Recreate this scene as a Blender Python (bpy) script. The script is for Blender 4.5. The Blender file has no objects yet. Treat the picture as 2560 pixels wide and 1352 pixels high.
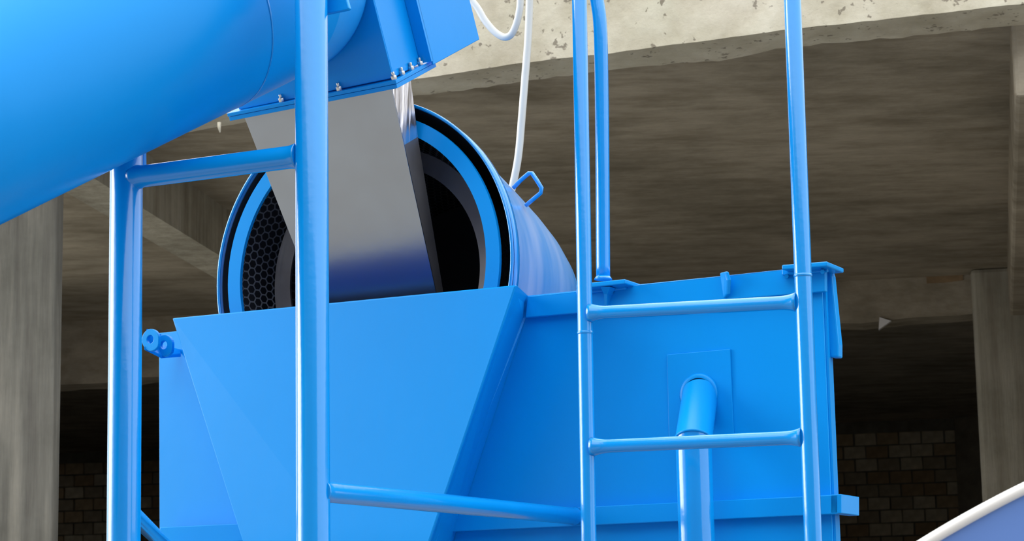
import bpy, bmesh, math, random
from mathutils import Vector as V, Matrix
random.seed(7)
C = bpy.context.scene.collection
SC = bpy.context.scene

# ---------------------------------------------------------------- camera, light, exposure
FPX, PITCH, ROLL, CAMZ = 5600.0, math.radians(9.8), 0.018, 1.6
Fw = V((0, math.cos(PITCH), math.sin(PITCH)))
X0 = V((1, 0, 0)); U0 = V((0, -math.sin(PITCH), math.cos(PITCH)))
Up = U0 * math.cos(ROLL) + X0 * math.sin(ROLL)
Rt = X0 * math.cos(ROLL) - U0 * math.sin(ROLL)
CAM = V((0, 0, CAMZ))
cd = bpy.data.cameras.new('camera'); cam = bpy.data.objects.new('camera', cd); C.objects.link(cam)
cd.sensor_width = 36; cd.lens = FPX / 2560 * 36; cd.clip_end = 300
m3 = Matrix((Rt, Up, -Fw)).transposed()
cam.matrix_world = Matrix.Translation(CAM) @ m3.to_4x4()
cd.dof.use_dof = True; cd.dof.focus_distance = 5.6; cd.dof.aperture_fstop = 16
SC.camera = cam

w = bpy.data.worlds.new('overcast_sky'); SC.world = w; w.use_nodes = True
nt = w.node_tree; bg = nt.nodes['Background']
tc = nt.nodes.new('ShaderNodeTexCoord'); sx = nt.nodes.new('ShaderNodeSeparateXYZ')
cr = nt.nodes.new('ShaderNodeValToRGB')
nt.links.new(tc.outputs['Generated'], sx.inputs[0]); nt.links.new(sx.outputs['Z'], cr.inputs[0])
nt.links.new(cr.outputs[0], bg.inputs[0])
cr.color_ramp.elements[0].position = 0.0; cr.color_ramp.elements[0].color = (0.44, 0.47, 0.53, 1)
cr.color_ramp.elements[1].position = 1.0; cr.color_ramp.elements[1].color = (0.97, 1.0, 1.0, 1)
bg.inputs[1].default_value = 3.3
sd = bpy.data.lights.new('sun', 'SUN'); sd.energy = 2.5; sd.angle = math.radians(36); sd.color = (1, .96, .9)
sun = bpy.data.objects.new('sun', sd); C.objects.link(sun)
SUNAZ, SUNEL = math.radians(-80), math.radians(14)
sun.rotation_euler = (-V((math.sin(SUNAZ) * math.cos(SUNEL), math.cos(SUNAZ) * math.cos(SUNEL), math.sin(SUNEL)))).to_track_quat('-Z', 'Y').to_euler()
SC.view_settings.view_transform = 'Standard'; SC.view_settings.look = 'None'
SC.view_settings.gamma = 1; SC.view_settings.use_curve_mapping = False
SC.view_settings.exposure = -0.12

# ---------------------------------------------------------------- frames: points of the machine and of the building
YM = math.radians(28); E1 = V((math.cos(YM), -math.sin(YM), 0)); E3 = V((math.sin(YM), math.cos(YM), 0))
YB = math.radians(12); B1 = V((math.cos(YB), -math.sin(YB), 0)); B3 = V((math.sin(YB), math.cos(YB), 0))
EZ = V((0, 0, 1))
def ray(px, py): return Fw + Rt * ((px - 1280) / FPX) - Up * ((py - 676) / FPX)
def hit(px, py, n, p0):
    r = ray(px, py); return CAM + r * ((p0 - CAM).dot(n) / r.dot(n))
P0 = CAM + ray(1280, 740) * 6.0
def M(px, py, d=0.0): return hit(px, py, E3, P0 + E3 * d)         # on a plane parallel to the tank's front, d behind it
def B(px, py, d): return hit(px, py, B3, CAM + B3 * d)            # on a plane parallel to the building's front
def MP(u, d, z): return P0 + E1 * u + E3 * d + EZ * (z - P0.z)
def loc(p): q = p - P0; return q.dot(E1), q.dot(E3), p.z

# ---------------------------------------------------------------- materials
def mat(name, col, rough=.4, metal=0, noise=None, bump=0, bscale=40, spec=.5, coat=0, stretch=None, lohi=(.35, .65)):
    m = bpy.data.materials.new(name); m.use_nodes = True; t = m.node_tree; b = t.nodes['Principled BSDF']
    b.inputs['Roughness'].default_value = rough; b.inputs['Metallic'].default_value = metal
    b.inputs['Specular IOR Level'].default_value = spec; b.inputs['Coat Weight'].default_value = coat
    b.inputs['Coat Roughness'].default_value = .08
    b.inputs['Base Color'].default_value = (*col, 1)
    tx = t.nodes.new('ShaderNodeTexCoord'); co = tx
    if stretch:
        co = t.nodes.new('ShaderNodeMapping'); co.inputs['Scale'].default_value = stretch; t.links.new(tx.outputs['Object'], co.inputs[0])
    src = co.outputs[0] if stretch else co.outputs['Object']
    if noise:
        n = t.nodes.new('ShaderNodeTexNoise'); n.inputs['Scale'].default_value = noise[0]; n.inputs['Detail'].default_value = 6
        r = t.nodes.new('ShaderNodeValToRGB'); r.color_ramp.elements[0].position = lohi[0]; r.color_ramp.elements[1].position = lohi[1]
        r.color_ramp.elements[0].color = (*noise[1], 1); r.color_ramp.elements[1].color = (*col, 1)
        t.links.new(src, n.inputs[0]); t.links.new(n.outputs[0], r.inputs[0]); t.links.new(r.outputs[0], b.inputs['Base Color'])
    if bump:
        n = t.nodes.new('ShaderNodeTexNoise'); n.inputs['Scale'].default_value = bscale; n.inputs['Detail'].default_value = 4
        bp = t.nodes.new('ShaderNodeBump'); bp.inputs['Strength'].default_value = bump; bp.inputs['Distance'].default_value = .01
        t.links.new(src, n.inputs[0]); t.links.new(n.outputs[0], bp.inputs['Height']); t.links.new(bp.outputs[0], b.inputs['Normal'])
    return m
BLUE = mat('blue_gloss_paint', (.001, .29, .78), .30, noise=(3, (.001, .28, .75)), bump=.03, bscale=25, spec=.22)
BLUET = mat('blue_pipe_paint', (.001, .29, .78), .2, noise=(5, (.001, .28, .75)), bump=.05, bscale=60, coat=.6)
STEEL = mat('stainless_sheet', (.44, .47, .52), .27, 1, noise=(6, (.42, .44, .48)), bump=.04, bscale=14)
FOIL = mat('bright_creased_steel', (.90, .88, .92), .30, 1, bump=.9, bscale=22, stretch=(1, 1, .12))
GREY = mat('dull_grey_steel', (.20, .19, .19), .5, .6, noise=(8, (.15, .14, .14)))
COVER = mat('blue_paint_with_painted_sheen_streaks', (.30, .50, .88), .30, noise=(3.2, (.015, .30, .78)), bump=.12, bscale=5, spec=.8, coat=.35, stretch=(2.2, 2.2, .45), lohi=(.38, .72))  # pale streaks paint a glossy white sheen into the blue
MESH = mat('dark_perforated_steel', (.14, .15, .17), .45, .6)
BLACK = mat('painted_interior_darkness', (.012, .014, .02), .7)  # near-black colour paints in the darkness inside the closed cover and drum
ZINC = mat('zinc_bolt', (.75, .73, .70), .3, 1)
WHITE = mat('white_plastic_conduit', (.62, .62, .58), .35, noise=(7, (.56, .56, .52)))
LILAC = mat('pale_blue_paint', (.13, .25, .62), .4)
RIMW = mat('white_rim_paint', (.85, .82, .80), .45)

def concrete(name, a, b, c, scale, stretch=(1, 1, 1), rot=0, bump=.4, pits=0):
    m = bpy.data.materials.new(name); m.use_nodes = True; t = m.node_tree; bs = t.nodes['Principled BSDF']
    bs.inputs['Roughness'].default_value = .92; bs.inputs['Specular IOR Level'].default_value = .15
    co = t.nodes.new('ShaderNodeTexCoord'); mp = t.nodes.new('ShaderNodeMapping')
    mp.inputs['Scale'].default_value = stretch; mp.inputs['Rotation'].default_value = (0, 0, rot)
    t.links.new(co.outputs['Object'], mp.inputs[0])
    n = t.nodes.new('ShaderNodeTexNoise'); n.inputs['Scale'].default_value = scale; n.inputs['Detail'].default_value = 8; n.inputs['Roughness'].default_value = .65
    t.links.new(mp.outputs[0], n.inputs[0])
    r = t.nodes.new('ShaderNodeValToRGB'); e = r.color_ramp.elements
    e[0].position = .32; e[0].color = (*a, 1); e[1].position = .68; e[1].color = (*c, 1)
    k = e.new(.5); k.color = (*b, 1)
    t.links.new(n.outputs[0], r.inputs[0])
    out = r.outputs[0]
    if pits:
        v = t.nodes.new('ShaderNodeTexVoronoi'); v.inputs['Scale'].default_value = pits
        n2 = t.nodes.new('ShaderNodeTexNoise'); n2.inputs['Scale'].default_value = pits * .35
        wn = t.nodes.new('ShaderNodeTexNoise'); wn.inputs['Scale'].default_value = pits * 1.6; wn.inputs['Detail'].default_value = 3
        wv = t.nodes.new('ShaderNodeVectorMath'); wv.operation = 'MULTIPLY_ADD'; wv.inputs[1].default_value = (.09, .09, .09)
        t.links.new(co.outputs['Object'], wn.inputs[0]); t.links.new(wn.outputs['Color'], wv.inputs[0]); t.links.new(co.outputs['Object'], wv.inputs[2])
        t.links.new(wv.outputs[0], v.inputs[0]); t.links.new(co.outputs['Object'], n2.inputs[0])
        s = t.nodes.new('ShaderNodeMath'); s.operation = 'SUBTRACT'
        t.links.new(v.outputs['Distance'], s.inputs[0]); t.links.new(n2.outputs[0], s.inputs[1])
        r2 = t.nodes.new('ShaderNodeValToRGB'); r2.color_ramp.elements[0].position = -.0; r2.color_ramp.elements[1].position = .1
        ad = t.nodes.new('ShaderNodeMath'); ad.operation = 'ADD'; ad.inputs[1].default_value = .40
        t.links.new(s.outputs[0], ad.inputs[0]); t.links.new(ad.outputs[0], r2.inputs[0])
        mx = t.nodes.new('ShaderNodeMix'); mx.data_type = 'RGBA'; mx.inputs[6].default_value = (.30, .26, .20, 1)
        t.links.new(r2.outputs[0], mx.inputs[0]); t.links.new(out, mx.inputs[7]); out = mx.outputs[2]
    bn = t.nodes.new('ShaderNodeTexNoise'); bn.inputs['Scale'].default_value = .55 if not pits else 1.6; bn.inputs['Detail'].default_value = 7; bn.inputs['Roughness'].default_value = .7
    t.links.new(co.outputs['Object'], bn.inputs[0])
    br = t.nodes.new('ShaderNodeValToRGB'); br.color_ramp.elements[0].position = .36; br.color_ramp.elements[1].position = .56
    br.color_ramp.elements[0].color = (.62, .62, .60, 1) if not pits else (.84, .84, .80, 1); br.color_ramp.elements[1].color = (1, 1, 1, 1)
    t.links.new(bn.outputs[0], br.inputs[0])
    mm = t.nodes.new('ShaderNodeMix'); mm.data_type = 'RGBA'; mm.blend_type = 'MULTIPLY'; mm.inputs[0].default_value = 1
    t.links.new(out, mm.inputs[6]); t.links.new(br.outputs[0], mm.inputs[7]); out = mm.outputs[2]
    t.links.new(out, bs.inputs['Base Color'])
    bp = t.nodes.new('ShaderNodeBump'); bp.inputs['Strength'].default_value = bump; bp.inputs['Distance'].default_value = .03
    t.links.new(n.outputs[0], bp.inputs['Height']); t.links.new(bp.outputs[0], bs.inputs['Normal'])
    return m
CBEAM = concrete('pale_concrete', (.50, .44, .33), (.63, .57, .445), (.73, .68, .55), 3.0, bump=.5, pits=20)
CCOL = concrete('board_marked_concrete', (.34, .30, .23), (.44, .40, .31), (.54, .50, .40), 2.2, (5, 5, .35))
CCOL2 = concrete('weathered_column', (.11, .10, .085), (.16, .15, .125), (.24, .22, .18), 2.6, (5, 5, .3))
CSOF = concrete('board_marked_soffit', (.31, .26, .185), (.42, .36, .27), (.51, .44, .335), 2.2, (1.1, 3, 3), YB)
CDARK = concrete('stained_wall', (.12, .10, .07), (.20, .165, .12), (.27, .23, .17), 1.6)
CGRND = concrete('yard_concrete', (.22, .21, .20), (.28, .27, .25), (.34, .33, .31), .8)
BRK = [concrete('brick_%d' % i, tuple(x * .7 for x in c), c, tuple(min(1, x * 1.25) for x in c), 5) for i, c in
       enumerate([(.34, .23, .13), (.40, .29, .17), (.34, .27, .18), (.50, .42, .29)])]
MORT = concrete('mortar', (.10, .085, .06), (.14, .12, .09), (.18, .16, .12), 4)

# ---------------------------------------------------------------- mesh helpers
def prism(bm, pts, ext):
    """closed polygon extruded by ext"""
    a = [bm.verts.new(p) for p in pts]; b = [bm.verts.new(p + ext) for p in pts]; n = len(pts)
    bm.faces.new(a); bm.faces.new(list(reversed(b)))
    for i in range(n): bm.faces.new((a[i], b[i], b[(i + 1) % n], a[(i + 1) % n]))
def hexa(bm, q0, q1):
    """box between two quads"""
    a = [bm.verts.new(p) for p in q0]; b = [bm.verts.new(p) for p in q1]
    bm.faces.new(a); bm.faces.new(list(reversed(b)))
    for i in range(4): bm.faces.new((a[i], b[i], b[(i + 1) % 4], a[(i + 1) % 4]))
def frame(t):
    t = t.normalized(); a = EZ if abs(t.z) < .9 else V((1, 0, 0)); x = t.cross(a).normalized(); return x, x.cross(t)
def tube(bm, path, r, seg=24, caps=True):
    rs = r if isinstance(r, (list, tuple)) else [r] * len(path)
    rings = []; px = None
    for i, p in enumerate(path):
        t = (path[min(i + 1, len(path) - 1)] - path[max(i - 1, 0)]).normalized()
        if px is None: x, y = frame(t)
        else:
            x = (px - t * px.dot(t)).normalized(); y = t.cross(x) * -1
        px = x; y = x.cross(t)
        rings.append([bm.verts.new(p + (x * math.cos(2 * math.pi * k / seg) + y * math.sin(2 * math.pi * k / seg)) * rs[i]) for k in range(seg)])
    for a, b in zip(rings, rings[1:]):
        for k in range(seg):
            f = bm.faces.new((a[k], a[(k + 1) % seg], b[(k + 1) % seg], b[k])); f.smooth = True
    if caps: bm.faces.new(list(reversed(rings[0]))); bm.faces.new(rings[-1])
def lathe(bm, c, ax, xa, prof, seg=96, smooth=True, closed=False):
    """prof: (radius, distance along ax); closed: join last to first"""
    ya = ax.cross(xa); rings = []
    for (r, h) in prof:
        rings.append([bm.verts.new(c + ax * h + (xa * math.cos(2 * math.pi * k / seg) + ya * math.sin(2 * math.pi * k / seg)) * r) for k in range(seg)])
    pr = list(zip(rings, rings[1:])) + ([(rings[-1], rings[0])] if closed else [])
    for a, b in pr:
        for k in range(seg):
            f = bm.faces.new((a[k], a[(k + 1) % seg], b[(k + 1) % seg], b[k])); f.smooth = smooth
    return rings
def spline(pts, n=8):
    out = []
    for i in range(len(pts) - 1):
        p0, p1, p2, p3 = pts[max(i - 1, 0)], pts[i], pts[i + 1], pts[min(i + 2, len(pts) - 1)]
        for k in range(n):
            t = k / n
            out.append(.5 * ((2 * p1) + (p2 - p0) * t + (2 * p0 - 5 * p1 + 4 * p2 - p3) * t * t + (3 * p1 - p0 - 3 * p2 + p3) * t ** 3))
    out.append(pts[-1]); return out
def rootloc(o):
    while o.parent: o = o.parent
    return o.location
def obj(name, bm, m, parent=None, bevel=0, smooth_angle=None, kind=None):
    bmesh.ops.recalc_face_normals(bm, faces=bm.faces)
    if parent is not None: bmesh.ops.translate(bm, verts=bm.verts, vec=-rootloc(parent))
    me = bpy.data.meshes.new(name); bm.to_mesh(me); bm.free()
    me.materials.append(m); o = bpy.data.objects.new(name, me); C.objects.link(o)
    if parent is not None: o.parent = parent
    if bevel:
        b = o.modifiers.new('edge', 'BEVEL'); b.width = bevel; b.segments = 2; b.limit_method = 'ANGLE'; b.angle_limit = math.radians(40)
        b.harden_normals = False
    if kind: o['kind'] = kind
    return o
def part(name, m, parent, fn, **k):
    bm = bmesh.new(); fn(bm); return obj(name, bm, m, parent, **k)
def thing(name, label, cat, p, group=None):
    o = bpy.data.objects.new(name, None); C.objects.link(o); o.location = p; o.empty_display_size = .1
    o['label'] = label; o['category'] = cat
    if group: o['group'] = group
    return o
def struct(name, m, fn, **k): return part(name, m, None, fn, kind='structure', **k)
def ground(p): return V((p.x, p.y, 0))

# ---------------------------------------------------------------- building
ZC = 4.2
def BP(u, d, z): return V((0, 0, 0)) + B1 * u + B3 * d + EZ * z
def bu(p): return p.dot(B1)
def interp(tab, x):
    if x <= tab[0][0]:
        (a, b), (c, d) = tab[0], tab[1]
    elif x >= tab[-1][0]:
        (a, b), (c, d) = tab[-2], tab[-1]
    else:
        for (a, b), (c, d) in zip(tab, tab[1:]):
            if a <= x <= c: break
    return b + (d - b) * (x - a) / (c - a)
def bbox(bm, u0, u1, d0, d1, z0, z1):
    prism(bm, [BP(u0, d0, z0), BP(u1, d0, z0), BP(u1, d1, z0), BP(u0, d1, z0)], EZ * (z1 - z0))

struct('floor', CGRND, lambda bm: prism(bm, [V((-60, -60, -.2)), V((60, -60, -.2)), V((60, 60, -.2)), V((-60, 60, -.2))], EZ * .2))
struct('wall_added_blocker', CDARK, lambda bm: prism(bm, [V((-9.5, 1, 0)), V((-3.5, -8, 0)), V((9, -9, 0)), V((9, -12, 0)), V((-6, -12, 0)), V((-13, 0, 0))], EZ * 8))  # unseen wall added behind the camera to block sky and darken reflections
D1, D2, D3 = 9.0, 15.9, 26.0
front_edge = [(490, 300), (620, 272), (1062, 194), (1269, 162), (1431, 142), (1519, 134), (1794, 97), (1954, 75), (2166, 53), (2560, 9)]
back_edge = [(503, 324), (613, 306), (1025, 242), (1219, 217), (1431, 187), (1519, 175), (1650, 162), (1800, 151), (1960, 119), (2166, 100), (2291, 90), (2560, 62)]
def f_beam(bm):
    N = 110; rings = []
    for i in range(N + 1):
        x = -70 + 3270 * i / N
        a = B(x, interp(front_edge, x), D1); ub = bu(a)
        # back lower edge: find the pixel column that lies at the same u
        lo, hi = x - 200, x + 200
        b = B(x, interp(back_edge, x), D1 + .3)
        for _ in range(30):
            mid = (lo + hi) / 2; b = B(mid, interp(back_edge, mid), D1 + .3)
            if bu(b) < ub: lo = mid
            else: hi = mid
        jit = random.uniform(-.002, .002); j2 = random.uniform(-.004, .004)
        rings.append([bm.verts.new(BP(ub, D1, a.z + jit)), bm.verts.new(BP(ub, D1 + .3, b.z + j2)),
                      bm.verts.new(BP(ub, D1 + .3, 4.75)), bm.verts.new(BP(ub, D1, 4.75))])
    for p, q in zip(rings, rings[1:]):
        for k in range(4): bm.faces.new((p[k], p[(k + 1) % 4], q[(k + 1) % 4], q[k]))
    bm.faces.new(rings[0]); bm.faces.new(list(reversed(rings[-1])))
beam = struct('beam', CBEAM, f_beam)
p_ = B(548, 306, D1 + .02)
part('drip', CBEAM, beam, lambda bm: tube(bm, [p_, p_ - EZ * .02, p_ - EZ * .045 + B1 * .004], [.009, .008, .003], 8))
uA = bu(B(-70, 900, D1)); uZ = bu(B(-60, 1100, D3 + .5))      # the building's open left end runs back along a slant
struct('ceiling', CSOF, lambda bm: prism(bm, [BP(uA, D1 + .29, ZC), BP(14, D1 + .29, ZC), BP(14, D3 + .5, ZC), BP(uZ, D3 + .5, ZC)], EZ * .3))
# longitudinal beam dividing the bays on the left
q1 = hit(240, 449, EZ, V((0, 0, 3.9))); q2 = hit(499, 608, EZ, V((0, 0, 3.9)))
dirb = (q2 - q1).normalized(); side = V((dirb.y, -dirb.x, 0)) * -.24
def f_long(bm):
    a = q1 - dirb * 1.6; b = q1 + dirb * 5.3
    prism(bm, [a, b, b + side, a + side], EZ * .32)
struct('beam.001', CCOL, f_long)
# far cross beam
def f_far(bm):
    N = 50; rings = []
    for i in range(N + 1):
        x = -20 + 3020 * i / N
        y = 962 + (783 - 962) * (x - 150) / (2440 - 150)
        a = B(x, y, D2); j = random.uniform(-.012, .012)
        rings.append([bm.verts.new(BP(bu(a), D2, a.z + j)), bm.verts.new(BP(bu(a), D2 + .35, a.z + j)), bm.verts.new(BP(bu(a), D2 + .35, ZC + .02)), bm.verts.new(BP(bu(a), D2, ZC + .02))])
    for p, q in zip(rings, rings[1:]):
        for k in range(4): bm.faces.new((p[k], p[(k + 1) % 4], q[(k + 1) % 4], q[k]))
    bm.faces.new(rings[0]); bm.faces.new(list(reversed(rings[-1])))
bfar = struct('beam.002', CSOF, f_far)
p2_ = B(2210, 806, D2 - .02)
part('plaster_chip', RIMW, bfar, lambda bm: prism(bm, [p2_ + B1 * -.03 + EZ * .04, p2_ + B1 * .05 + EZ * .01, p2_ + B1 * -.04 - EZ * .05], B3 * .05))
part('brick', BRK[0], bfar, lambda bm: prism(bm, [B(2315, 684, D2 - .01), B(2408, 682, D2 - .01), B(2408, 700, D2 - .01), B(2360, 706, D2 - .01), B(2317, 708, D2 - .01)], B3 * .05))
# side beam on the right
uR = bu(B(2535, 240, D1 + .5))
struct('beam.003', CSOF, lambda bm: bbox(bm, uR, uR + .5, D1 + .3, D2, 3.86, ZC + .02), bevel=.02)
# columns
ua, ub_ = bu(B(-70, 900, D1)), bu(B(134, 900, D1)); uc = bu(B(152, 900, D1 + .07))
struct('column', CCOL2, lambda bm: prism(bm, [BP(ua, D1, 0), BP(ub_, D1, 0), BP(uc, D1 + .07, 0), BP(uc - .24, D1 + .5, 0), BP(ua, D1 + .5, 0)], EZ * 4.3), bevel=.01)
ug = bu(B(2443, 1000, D2 - .25))
struct('column.001', CCOL, lambda bm: bbox(bm, ug, ug + .62, D2 - .25, D2 + .4, 0, ZC), bevel=.03)
uh = bu(B(2387, 1100, D3 - .3))
struct('column.002', CDARK, lambda bm: bbox(bm, uh, uh + .45, D3 - .3, D3 + .02, 0, ZC), bevel=.02)
e0, e1_ = BP(uA + (uZ - uA) * .28, D1 + .29 + (D3 - D1) * .28, 0), BP(uZ, D3 + .3, 0)
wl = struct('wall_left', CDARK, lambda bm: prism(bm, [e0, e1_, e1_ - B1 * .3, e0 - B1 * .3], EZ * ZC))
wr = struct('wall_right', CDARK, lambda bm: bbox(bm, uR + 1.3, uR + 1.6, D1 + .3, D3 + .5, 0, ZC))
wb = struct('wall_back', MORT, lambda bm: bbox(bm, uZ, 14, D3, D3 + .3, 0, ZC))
BW, BH = .255, .148
def mbrick():
    bm = bmesh.new(); prism(bm, [BP(0, 0, 0), BP(BW - .016, 0, 0), BP(BW - .016, .05, 0), BP(0, .05, 0)], EZ * (BH - .016)); return bm
meshes = []
for i in range(8):
    bm = mbrick()
    for v in bm.verts: v.co += V((random.uniform(-.004, .004), random.uniform(-.004, .004), random.uniform(-.004, .004)))
    bmesh.ops.recalc_face_normals(bm, faces=bm.faces)
    me = bpy.data.meshes.new('brick'); bm.to_mesh(me); bm.free(); me.materials.append(BRK[i % 4]); meshes.append(me)
ztop = B(2240, 1078, D3).z
for r_ in range(9):
    for (xa, xb) in ((130, 420), (2060, 2400)):
        k0 = math.floor(bu(B(xa, 1200, D3)) / BW); k1 = math.ceil(bu(B(xb, 1200, D3)) / BW)
        for k in range(k0, k1):
            o = bpy.data.objects.new('brick', random.choice(meshes)); C.objects.link(o); o.parent = wb
            o.location = BP((k + .5 * (r_ % 2)) * BW, D3 - .02 - random.uniform(0, .012), ztop - (r_ + 1) * BH)

# ---------------------------------------------------------------- tank
tank = thing('screen_tank', 'wide blue sheet-metal tank with bracketed rim behind the hopper and the ladder', 'tank', ground(M(1400, 1000, .3)))
TL, TR = M(397, 832), M(2053, 664)
uL, uRt = loc(TL)[0], loc(TR)[0]
zt = lambda px, py: M(px, py).z
def at(px, py, d): return M(px, py, d)
def f_front(bm):
    prism(bm, [M(660, 806), TR, V((TR.x, TR.y, M(399, 1500).z)), M(662, 1500)], E3 * .008)
part('front_panel', BLUE, tank, f_front, bevel=.002)
part('left_panel', BLUE, tank, lambda bm: prism(bm, [M(397, 832, .035), M(660, 806, .0), M(662, 1500, .0), M(399, 1500, .035)], E3 * .008), bevel=.002)
zb = M(399, 1500).z; zTL, zTR = TL.z, TR.z
def f_rest(bm):
    # right edge return, tapering back walls, floor of the tank
    def wall(a, b, z0a, z0b, zlo):
        t = V((b - a).normalized().cross(EZ)) * .006
        hexa(bm, [V((a.x, a.y, zlo)), V((b.x, b.y, zlo)), V((b.x, b.y, z0b)), V((a.x, a.y, z0a))],
             [V((a.x, a.y, zlo)) + t, V((b.x, b.y, zlo)) + t, V((b.x, b.y, z0b)) + t, V((a.x, a.y, z0a)) + t])
    fr0 = MP(uRt, .008, 0); fr1 = MP(uRt - .006, .055, 0); br = MP(uRt - .85, 1.15, 0); bl = MP(uL + .35, 1.15, 0); fl = MP(uL, .043, 0)
    zr = zTR - .02; zl = zTL - .0
    wall(fr0, fr1, zr, zr, zb); wall(fr1, br, zr, zr - .1, zb); wall(br, bl, zr - .1, zl, zb); wall(bl, fl, zl, zl, zb)
    q = [V((p.x, p.y, zb)) for p in (fr0, fr1, br, bl, fl)]; prism(bm, q, EZ * .006)
part('side_panel', BLUE, tank, f_rest)
def f_rim(bm):   # band along the upper edge to the right of the hopper
    prism(bm, [M(1318, 741, -.02), M(2062, 662, -.02), M(2062, 728, -.02), M(1313, 794, -.02)], E3 * .02)
    prism(bm, [M(1318, 741, -.02), M(2062, 662, -.02), M(2062, 667, -.02), M(1318, 746, -.02)], E3 * .06)
part('rim_band', BLUE, tank, f_rim, bevel=.0025)
def f_low(bm):   # flange low on the front, returned round the right end
    prism(bm, [M(399, 1318, -.03), M(2095, 1236, -.03), M(2095, 1284, -.03), M(399, 1362, -.03)], E3 * .03)
part('lower_flange', BLUE, tank, f_low, bevel=.002)
def f_lowend(bm):
    a, b = M(2076, 1236, -.03), M(2076, 1284, -.03); t = E1 * .028
    prism(bm, [a, a + t, b + t, b], E3 * .13)
part('flange_return', BLUE, tank, f_lowend, bevel=.002)
def f_corner(bm):
    prism(bm, [M(2062, 680, .03), M(2074, 672, .03), M(2080, 690, .03), M(2097, 860, .03), M(2097, 893, .03), M(2075, 893, .03), M(2050, 735, .03)], E3 * .03)
part('corner_lug', BLUE, tank, f_corner, bevel=.004)
def bracket(px0, px1, pya, pyb, web):
    b = part('bracket', BLUE, tank, lambda bm: (
        prism(bm, [M(px0, pya, -.07), M(px1, pyb, -.07), M(px1, pyb + 12, -.07), M(px0, pya + 12, -.07)], E3 * .12),
        prism(bm, [M(px0, pya + 10, -.03), M(px1, pyb + 10, -.03), M(px1, pyb + 26, -.03), M(px0, pya + 26, -.03)], E3 * .012)), bevel=.003)
    if web:
        x, y0, y1 = web
        part('gusset', BLUE, b, lambda bm: prism(bm, [M(x - 12, y0, -.065), M(x + 14, y0, -.065), M(x + 6, (y0 * 2 + y1) / 3, -.045), M(x + 5, y1, -.025), M(x - 2, y1, -.025), M(x - 4, (y0 * 2 + y1) / 3, -.045)], E3 * .03), bevel=.002)
    return b
b1 = bracket(1440, 1563, 710, 697, (1512, 716, 775))
b2 = bracket(1954, 2068, 662, 653, None)
for (x, y) in ((1966, 690), (2056, 679)):
    part('bolt', BLUE, b2, lambda bm: tube(bm, [M(x, y, -.05), M(x, y, -.02)], .006, 6))
part('stiffener', BLUE, tank, lambda bm: prism(bm, [M(1799, 682, -.02), M(1811, 679, -.05), M(1818, 700, -.05), M(1816, 735, -.035), M(1808, 746, -.02)], E1 * .012), bevel=.003)
def eye_plate(bm, c, r, hole, tail, th):
    """rounded plate with a round hole, tail towards the tank"""
    n = 28; outer = []; inner = []
    for k in range(n):
        a = 2 * math.pi * k / n; q = (E1 * math.cos(a) + EZ * math.sin(a))
        p = c + q * r
        if math.sin(a) < -.15: p = p + tail * min(1, (-math.sin(a) - .15) * 2.2)
        outer.append(p); inner.append(c + q * hole)
    O0 = [bm.verts.new(p) for p in outer]; O1 = [bm.verts.new(p + E3 * th) for p in outer]
    I0 = [bm.verts.new(p) for p in inner]; I1 = [bm.verts.new(p + E3 * th) for p in inner]
    for k in range(n):
        m = (k + 1) % n
        for f in ((O0[k], O0[m], I0[m], I0[k]), (O1[k], I1[k], I1[m], O1[m]), (O0[k], O1[k], O1[m], O0[m]), (I0[k], I0[m], I1[m], I1[k])): bm.faces.new(f)
lug = part('hinge_lug', BLUE, tank, lambda bm: prism(bm, [M(360, 866, -.14), M(404, 888, -.08), M(452, 884, .02), M(452, 872, .03), M(412, 872, -.01), M(372, 852, -.10)], EZ * -.010), bevel=.002)
part('eye_plate', BLUE, lug, lambda bm: eye_plate(bm, M(375, 848, -.135), .030, .012, E1 * .004 - EZ * .004, .012), bevel=.0015)
part('eye_plate', BLUE, lug, lambda bm: eye_plate(bm, M(409, 862, -.075), .030, .012, E1 * .004 - EZ * .004, .012), bevel=.0015)
part('spacer', BLUE, lug, lambda bm: prism(bm, [M(366, 822, -.125), M(400, 834, -.07), M(400, 884, -.07), M(364, 868, -.125)], E3 * .006), bevel=.001)
def legpos(px): 
    u = loc(M(px, 1200))[0]; return u
for uu, dd in ((uL + .1, .06), (uRt - .1, .05), (uL + .45, 1.08), (uRt - 1.25, 1.0)):
    part('leg', BLUE, tank, lambda bm: prism(bm, [MP(uu - .04, dd - .04, 0), MP(uu + .04, dd - .04, 0), MP(uu + .04, dd + .04, 0), MP(uu - .04, dd + .04, 0)], EZ * (zb + .002)))

# ---------------------------------------------------------------- hopper
HL, HR = -.12, -.21
HD = -.10
hop = thing('hopper', 'blue trapezoidal hopper narrowing downwards on the front of the tank below the drum', 'hopper', ground(M(870, 1000, HD)))
hTL, hTR = M(430, 795, HL), M(1290, 712, HR)
hBL, hBR = M(671, 1560, HL - .02), M(1003, 1560, HR + .02)
part('front_plate', BLUE, hop, lambda bm: prism(bm, [hTL, hTR, hBR, hBL], E3 * .009), bevel=.004)
sT, sK, sB = M(1320, 738, -.001), M(1313, 794, -.001), M(1066, 1560, -.001)
def side_plate(bm, a, b, c, k, d, off):
    hexa(bm, [a, k, d, b], [a + off, k + off, d + off, b + off]) if k is None else prism(bm, [a, b, c, k], off)
part('side_plate', BLUE, hop, lambda bm: prism(bm, [hTR + E3 * .006, sT, sK, sB, hBR + E3 * .006], E1 * -.006), bevel=.002)
def mirror_back(p, d): return p + E3 * d
part('side_plate', BLUE, hop, lambda bm: prism(bm, [hTL + E3 * .006, hTL + E3 * (-HL - .002) - EZ * .02, hBL + E3 * (-HL - .002), hBL + E3 * .006], E1 * .006), bevel=.002)
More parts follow.
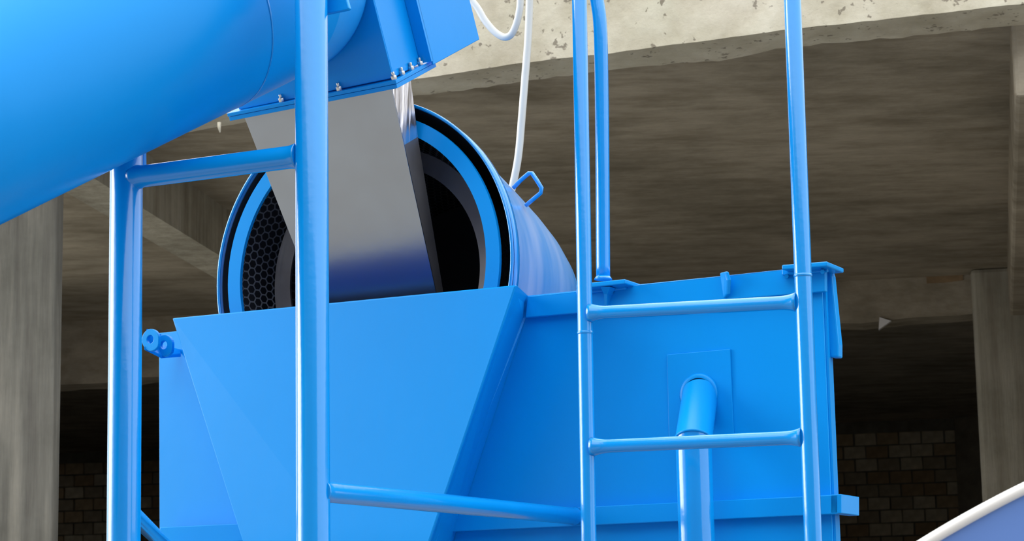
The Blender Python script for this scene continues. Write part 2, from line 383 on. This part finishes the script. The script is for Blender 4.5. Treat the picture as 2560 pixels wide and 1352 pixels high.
part('bottom_plate', BLUE, hop, lambda bm: prism(bm, [hBL + E3 * .006, hBR + E3 * .006, hBR + E3 * .18, hBL + E3 * .13], EZ * .006))
part('outlet_pipe', BLUE, hop, lambda bm: tube(bm, [(hBL + hBR) / 2 + E3 * .05 + EZ * .01, ground((hBL + hBR) / 2 + E3 * .05)], .04))

# ---------------------------------------------------------------- drum cover and drum
cc = M(900, 675, -.005); Zc = (cc - CAM).dot(Fw); R0 = 431 * Zc / FPX / math.cos(math.radians(1.5))
ax = E3; xa = E1
cov = thing('drum_cover', 'blue tapered round cover with black inner gap around the drum mouth', 'cover', V((cc.x, cc.y, cc.z - R0)))
cone = [(1.0, 0), (.955, .09), (.885, .22), (.79, .42), (.71, .58), (.63, .72), (.53, .86), (.42, .98), (.30, 1.04)]
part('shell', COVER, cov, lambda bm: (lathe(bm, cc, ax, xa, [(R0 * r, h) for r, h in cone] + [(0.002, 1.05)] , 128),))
part('inner_darkness_shell', BLACK, cov, lambda bm: lathe(bm, cc, ax, xa, [(R0 * (r - .012), h + .012) for r, h in cone] + [(0.002, 1.03)], 96))
part('rolled_lip', BLUET, cov, lambda bm: lathe(bm, cc, ax, xa, [(R0 * 1.0 + .005 * math.cos(a), .005 * math.sin(a)) for a in [k * math.pi / 4 for k in range(8)]], 128, closed=True))
part('seam_band', BLUET, cov, lambda bm: lathe(bm, cc, ax, xa, [(R0 * .992 + .0005, .02), (R0 * .992 + .004, .024), (R0 * .982 + .006, .05), (R0 * .98 + .001, .054)], 128))
hd = .30
hl = [M(1283, 470, hd), M(1302, 450, hd), M(1322, 433, hd), M(1330, 433, hd), M(1343, 452, hd), M(1354, 470, hd), M(1352, 482, hd), M(1334, 497, hd), M(1314, 514, hd)]
part('handle', BLUET, cov, lambda bm: tube(bm, hl, .0062, 14))
drum = thing('screen_drum', 'rotating hexagon-mesh drum with blue end ring inside the round cover', 'drum', V((cc.x, cc.y, cc.z - R0 * .92)))
dc = cc - E3 * .004
part('end_ring', BLUE, drum, lambda bm: lathe(bm, dc, ax, xa, [(R0 * .925, 0), (R0 * .925, .012), (R0 * .838, .012), (R0 * .838, 0)], 128, smooth=False, closed=True))
GD = .125
part('inner_ring', GREY, drum, lambda bm: lathe(bm, dc, ax, xa, [(R0 * .765, GD), (R0 * .765, GD + .008), (R0 * .655, GD + .008), (R0 * .655, GD)], 128, smooth=False, closed=True))
def hexmesh(bm, h0, h1, r0, r1, cols):
    """perforated conical sheet: hexagonal cells, webs between hexagonal holes"""
    rm = (r0 + r1) / 2; pitch = 2 * math.pi * rm / cols; rp = pitch * .866; rows = int((h1 - h0) / rp) + 1
    def pt(s, h):
        t = (h - h0) / (h1 - h0); r = r0 + (r1 - r0) * t; a = s / rm
        return dc + ax * h + (xa * math.cos(a) + ax.cross(xa) * math.sin(a)) * r
    Rv = pitch / math.sqrt(3); Ri = Rv * .83
    for j in range(rows):
        for i in range(cols):
            s = (i + .5 * (j % 2)) * pitch; h = h0 + rp * (j + .5)
            o_ = [bm.verts.new(pt(s + Rv * math.cos(math.pi / 6 + k * math.pi / 3), h + Rv * math.sin(math.pi / 6 + k * math.pi / 3))) for k in range(6)]
            i_ = [bm.verts.new(pt(s + Ri * math.cos(math.pi / 6 + k * math.pi / 3), h + Ri * math.sin(math.pi / 6 + k * math.pi / 3))) for k in range(6)]
            for k in range(6): bm.faces.new((o_[k], o_[(k + 1) % 6], i_[(k + 1) % 6], i_[k]))
part('mesh_screen', MESH, drum, lambda bm: hexmesh(bm, .012, GD, R0 * .838, R0 * .765, 100), kind='stuff')
part('mesh_screen', MESH, drum, lambda bm: hexmesh(bm, GD + .008, .62, R0 * .76, R0 * .60, 90), kind='stuff')
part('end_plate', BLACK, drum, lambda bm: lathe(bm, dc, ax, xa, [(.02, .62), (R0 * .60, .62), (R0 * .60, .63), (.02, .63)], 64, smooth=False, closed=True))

# ---------------------------------------------------------------- feed chute and duct
TH = math.radians(27)
S = (EZ * math.cos(TH) - E3 * math.sin(TH)); W = (E3 * math.cos(TH) + EZ * math.sin(TH))
CF = M(984, 216, -.17)
def Q(px, py, off=0.0): return hit(px, py, W, CF + W * off)       # on the chute's front face
chute = thing('feed_chute', 'bare stainless steel chute sloping from the bolted flange into the drum', 'chute', Q(850, 720))
cTL, cTR, cBR, cBL = Q(608, 286), Q(978, 218), Q(1093, 745), Q(798, 775)
part('front_plate', STEEL, chute, lambda bm: prism(bm, [cTL, cTR, cBR, cBL], W * .004), bevel=.001)
e = .004
sA, sB2 = cTR + (cBR - cTR) * .0, cTR + (cBR - cTR) * .27
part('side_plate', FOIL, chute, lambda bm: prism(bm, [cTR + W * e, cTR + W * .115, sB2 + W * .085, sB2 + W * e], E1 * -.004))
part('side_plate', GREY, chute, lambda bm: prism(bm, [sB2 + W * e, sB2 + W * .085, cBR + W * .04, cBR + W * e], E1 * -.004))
part('side_plate', STEEL, chute, lambda bm: prism(bm, [cTL + W * e, cTL + W * .115, cBL + W * .035, cBL + W * e], E1 * .004))
# blue duct above the flange
duct = thing('feed_duct', 'blue box-section duct bolted by its flange above the steel chute', 'duct', Q(800, 240))
fL, fR = Q(578, 289), Q(999, 206)
ea = (fR - fL).normalized()
FW = .225
def fl(bm, s0, s1, g):
    a, b = fL - W * (.018 - g) + ea * g, fR - W * (.018 - g) - ea * g
    prism(bm, [a + S * s0, b + S * s0, b + S * s0 + W * (FW + .018 - 2 * g), a + S * s0 + W * (FW + .018 - 2 * g)], S * (s1 - s0))
part('flange', BLUE, duct, lambda bm: fl(bm, .001, .011, 0), bevel=.001)
part('lower_flange', BLUE, chute, lambda bm: fl(bm, -.012, 0, .002), bevel=.001)
L = .62
dR, dL = Q(985, 205), Q(600, 284)
part('front_panel', BLUE, duct, lambda bm: prism(bm, [dL + S * .011, dR + S * .011, dR + S * L, dL + S * L], W * .005), bevel=.002)
part('right_panel', BLUE, duct, lambda bm: prism(bm, [dR + S * .011 + W * .005, dR + S * .011 + W * .165, dR + S * L + W * .165, dR + S * L + W * .005], E1 * -.005), bevel=.002)
part('left_panel', BLUE, duct, lambda bm: prism(bm, [dL + S * .011 + W * .005, dL + S * .011 + W * .165, dL + S * L + W * .165, dL + S * L + W * .005], E1 * .005))
part('corner_strip', BLUE, duct, lambda bm: prism(bm, [dR + S * .011 + W * .165 - E1 * .01, dR + S * .011 + W * .165 + E1 * .036, dR + S * L + W * .165 + E1 * .036, dR + S * L + W * .165 - E1 * .01], W * .012))
part('rear_panel', BLUE, duct, lambda bm: prism(bm, [dL + S * .011 + W * .165, dR + S * .011 + W * .165, dR + S * L + W * .165, dL + S * L + W * .165], W * .005))
def f_cheek(bm):
    o = dR + E1 * .036 + W * .172
    prism(bm, [o - S * .0, o + W * .30 + S * .0, o + W * .29 + S * L, o + S * L], E1 * -.006)
part('cheek_plate', BLUE, duct, f_cheek, bevel=.002)
def bolt(bm, p):
    tube(bm, [p, p + S * .012], .0085, 6); tube(bm, [p + S * .012, p + S * .022], .0045, 10)
for (x, y) in ((702, 250), (846, 221), (984, 196)):
    p = hit(x, y, W, CF - W * .008); q = fL + ea * ((p - fL).dot(ea)) - W * .006 + S * .011
    part('bolt', ZINC, duct, lambda bm: bolt(bm, q), bevel=.0008)
for k in (.045, .10, .155, .205):
    q = fR - ea * .011 + W * k + S * .011
    part('bolt', ZINC, duct, lambda bm: bolt(bm, q), bevel=.0008)

# ---------------------------------------------------------------- big conveyor tube, upper left
def D(px, py, dist): r = ray(px, py); return CAM + r * dist
A2, K2, K3, K4 = D(-133, 273, 4.56), D(585, -41, 5.14), D(640, -46, 5.55), D(690, -42, 6.15)
RC = .2575
axv = (K2 - A2).normalized()
A0 = A2 - axv * .8
tubeT = thing('conveyor_tube', 'big sloping blue round tube across the upper left corner, bent into the box duct', 'tube', A0)
KM = (axv + (K3 - K2).normalized()).normalized()
def f_barrel(bm):
    tube(bm, [A0, A2, K2], RC, 96, caps=False)
    bm.verts.ensure_lookup_table()
    for v in bm.verts[192:]: v.co -= axv * ((v.co - K2).dot(KM) / axv.dot(KM))
    bm.faces.new(list(reversed(bm.verts[0:96])))
part('barrel', BLUE, tubeT, f_barrel)
def f_elbow(bm):
    t2 = (K3 - K2).normalized()
    tube(bm, [K2, K3, K4], RC, 96, caps=False)
    bm.verts.ensure_lookup_table()
    for v in bm.verts[:96]: v.co -= t2 * ((v.co - K2).dot(KM) / t2.dot(KM))
    bm.faces.new(bm.verts[192:288])
part('elbow', BLUE, tubeT, f_elbow)
SP = D(478, 5, 5.03); sp = A2 + axv * ((SP - A2).dot(axv))
part('seam', BLUET, tubeT, lambda bm: tube(bm, [sp - axv * .002, sp + axv * .002], RC + .0012, 96))

# ---------------------------------------------------------------- guard frame of round posts
gf = thing('pipe_frame', 'blue frame of two thick round posts with crossbar and slanting braces', 'frame', ground(M(780, 1000, -1.35)))
PD = -1.35
def post(xt, yt, xb, yb, d, name='post', r=None, top=None):
    a, b = M(xt, yt, d), M(xb, yb, d)
    v = (b - a); lo = b + v * ((0 - b.z) / v.z); hi = a if top is None else a + v * ((top - a.z) / v.z)
    return lo, hi
rp_ = 42 * ((M(780, 700, PD) - CAM).dot(Fw)) / FPX
lo, hi = post(316, 440, 309, 1340, PD); hi = hi + (hi - lo).normalized() * .12
part('post', BLUET, gf, lambda bm: tube(bm, [lo, hi], rp_ * 1.03, 40), bevel=.002)
lo2, hi2 = post(778, 10, 783, 1340, PD); hi2 = hi2 + (hi2 - lo2).normalized() * .3
part('post', BLUET, gf, lambda bm: tube(bm, [lo2, hi2], rp_, 40), bevel=.002)
def flared(a, b, r, f=.35, n=4, l=.03):
    v = (b - a).normalized(); path = [a]; rs = [r * (1 + f)]
    for k in range(1, n + 1): path.append(a + v * l * k / n); rs.append(r * (1 + f * (1 - k / n) ** 2))
    for k in range(n, -1, -1): path.append(b - v * l * k / n); rs.append(r * (1 + f * (1 - k / n) ** 2))
    return path, rs
p, q = M(316, 446, PD), M(778, 386, PD)
pa, rs = flared(p + (q - p).normalized() * rp_ * .6, q - (q - p).normalized() * rp_ * .8, rp_ * .70, .25)
part('crossbar', BLUET, gf, lambda bm: tube(bm, pa, rs, 32))
p, q = M(800, 1228, PD), M(1436, 1290, -.035)
pa, rs = flared(p, q, rp_ * .62, .12)
part('brace', BLUET, gf, lambda bm: tube(bm, pa, rs, 32))
p, q = M(309, 1262, PD), M(440, 1390, -.03)
pa, rs = flared(p, q, rp_ * .55, .12)
part('brace', BLUET, gf, lambda bm: tube(bm, pa, rs, 32))
part('saddle_plate', BLUE, gf, lambda bm: prism(bm, [M(330, 350, PD + .05), M(359, 350, PD + .05), M(360, 432, PD + .05), M(330, 436, PD + .05)], E3 * .01), bevel=.001)
def f_plate(bm):
    d = PD + .045
    prism(bm, [M(790, -60, d), M(850, -60, d), M(872, 20, d), M(868, 24, d), M(790, 40, d)], E3 * .012)
part('mounting_plate', BLUE, gf, f_plate, bevel=.002)

# ---------------------------------------------------------------- ladder
LD = -.45
lad = thing('ladder', 'blue tubular ladder with round rungs standing before the right half of the tank', 'ladder', ground(M(1740, 1000, LD)))
rr = 19.5 * ((M(1740, 700, LD) - CAM).dot(Fw)) / FPX
rails = []
for (xt, xb, r_) in ((1448.5, 1472, rr), (1981, 2033, rr * 1.1)):
    a, b = M(xt, 0, LD), M(xb, 1352, LD); v = (a - b).normalized()
    lo = b + v * ((0 - b.z) / v.z); hi = a + v * .55
    rails.append((a, b))
    rl = part('rail', BLUET, lad, lambda bm: tube(bm, [lo, hi], r_, 32), bevel=.002)
    yj = 845 if xt < 1700 else 703
    j = a + (b - a) * (yj / 1352)
    part('weld_ring', BLUET, rl, lambda bm: tube(bm, [j - v * .004, j - v * .002, j + v * .002, j + v * .004], [r_ * .98, r_ * 1.07, r_ * 1.07, r_ * .98], 32))
def railpt(k, y): a, b = rails[k]; return a + (b - a) * (y / 1352)
for (ya, yb) in ((797, 768), (1125, 1101), (1450, 1432), (1775, 1763)):
    a, b = railpt(0, ya), railpt(1, yb); v = (b - a).normalized()
    pa, rs = flared(a + v * rr * .8, b - v * rr * .8, rr * .88, .5, 5, .045)
    part('rung', BLUET, lad, lambda bm: tube(bm, pa, rs, 28))
# handrail standing on the tank bracket
hr = thing('handrail', 'blue bent handrail tube rising from a bracket on the tank rim beside the ladder', 'handrail', M(1507, 698, -.02))
pts = [M(1508, 699, -.02), M(1506, 400, -.02), M(1503, 150, -.02), M(1500, 60, -.02), M(1494, 10, -.02), M(1484, -40, -.02), M(1466, -80, -.02), M(1440, -110, -.02)]
r2 = 17.5 * ((M(1505, 400, -.02) - CAM).dot(Fw)) / FPX
part('tube', BLUET, hr, lambda bm: tube(bm, spline(pts, 6), r2, 28))
part('weld_foot', BLUET, hr, lambda bm: tube(bm, [M(1508, 699, -.02), M(1508, 695, -.02), M(1508, 690, -.02)], [r2 * 1.3, r2 * 1.2, r2], 28))

# ---------------------------------------------------------------- drain pipe with doubler plate
dp = thing('drain_pipe', 'blue mitred pipe leaving a welded plate on the tank face behind the lower rung', 'pipe', ground(M(1735, 1200, -.17)))
part('doubler_plate', BLUE, dp, lambda bm: prism(bm, [M(1667, 886, -.006), M(1825, 872, -.006), M(1834, 1088, -.006), M(1672, 1102, -.006)], E3 * .006), bevel=.0015)
Jc = M(1734, 1100, -.16); Sc = M(1748, 985, -.004)
rpipe = 46 * ((Jc - CAM).dot(Fw)) / FPX
part('collar', BLUE, dp, lambda bm: lathe(bm, Sc, -E3, E1, [(rpipe * 1.12, 0), (rpipe * 1.17, .004), (rpipe * 1.08, .008), (rpipe * .9, .008)], 48))
def mitre(bm, a, j, r, nrm, seg=48):
    """tube from a to the mitre plane (through j, normal nrm)"""
    t = (j - a).normalized(); x, y = frame(t); r0 = []; r1 = []
    for k in range(seg):
        o = (x * math.cos(2 * math.pi * k / seg) + y * math.sin(2 * math.pi * k / seg)) * r
        p0 = a + o; s = (j - p0).dot(nrm) / t.dot(nrm); r0.append(bm.verts.new(p0)); r1.append(bm.verts.new(p0 + t * s))
    for k in range(seg):
        f = bm.faces.new((r0[k], r0[(k + 1) % seg], r1[(k + 1) % seg], r1[k])); f.smooth = True
    return [v.co.copy() for v in r1]
t1 = (Jc - Sc).normalized(); t2 = -EZ; nm = (t1 + t2).normalized()
part('stub', BLUE, dp, lambda bm: mitre(bm, Sc + E3 * .006, Jc, rpipe, nm))
ringp = []
part('downpipe', BLUET, dp, lambda bm: ringp.extend(mitre(bm, V((Jc.x, Jc.y, 0)), Jc, rpipe * .98, nm)))
part('weld_bead', BLUE, dp, lambda bm: tube(bm, ringp + [ringp[0], ringp[1]], .0035, 8, caps=False))

# ---------------------------------------------------------------- white conduits
c1 = thing('white_conduit', 'white flexible conduit hanging straight down behind the round cover', 'conduit', M(1283, 470, 1.0))
part('hose', WHITE, c1, lambda bm: tube(bm, spline([M(x, y, 1.0) for x, y in ((1327, -120), (1324, 0), (1320, 100), (1312, 200), (1304, 300), (1297, 380), (1287, 440), (1272, 500), (1250, 560))], 6), 9.5 * ((M(1310, 200, 1.0) - CAM).dot(Fw)) / FPX, 16))
c2 = thing('white_conduit', 'white conduit looping in a deep sag from the blue cheek plate', 'conduit', M(1262, 100, .5))
part('hose', WHITE, c2, lambda bm: tube(bm, spline([M(x, y, .5) for x, y in ((1150, -30), (1190, 15), (1210, 48), (1232, 75), (1250, 89), (1264, 93), (1278, 86), (1290, 62), (1298, 30), (1301, 0), (1304, -80))], 6), 9 * ((M(1262, 90, .5) - CAM).dot(Fw)) / FPX, 16))

# ---------------------------------------------------------------- blue vessel with white rim, lower right corner
DV = 3.2
vc = D(2760, 1820, DV)
ves = thing('blue_vessel', 'pale blue vessel edge with white rim, blurred in the lower right corner', 'vessel', ground(vc))
def arc(off, d):
    return [D(x, y + off, d) for x, y in ((2130, 1470), (2230, 1396), (2300, 1351), (2380, 1303), (2470, 1253), (2560, 1207), (2660, 1162), (2780, 1115))]
def f_body(bm):
    top = spline(arc(22, DV), 4); n = len(top); bk = Fw * .5
    bot = [V((p.x, p.y, .0)) for p in top]
    a = [bm.verts.new(p) for p in top]; b = [bm.verts.new(p) for p in bot]
    a2 = [bm.verts.new(p + V((.10, .55, -.05))) for p in top]; b2 = [bm.verts.new(p + V((.10, .55, 0))) for p in bot]
    for k in range(n - 1):
        for q in ((a[k], a[k + 1], b[k + 1], b[k]), (a2[k], b2[k], b2[k + 1], a2[k + 1])):
            bm.faces.new(q).smooth = True
    for k in (0, n - 1): bm.faces.new((a[k], b[k], b2[k], a2[k]))
part('body', LILAC, ves, f_body)
part('rim', RIMW, ves, lambda bm: tube(bm, spline(arc(14, DV), 6), 15 * DV / FPX, 16))
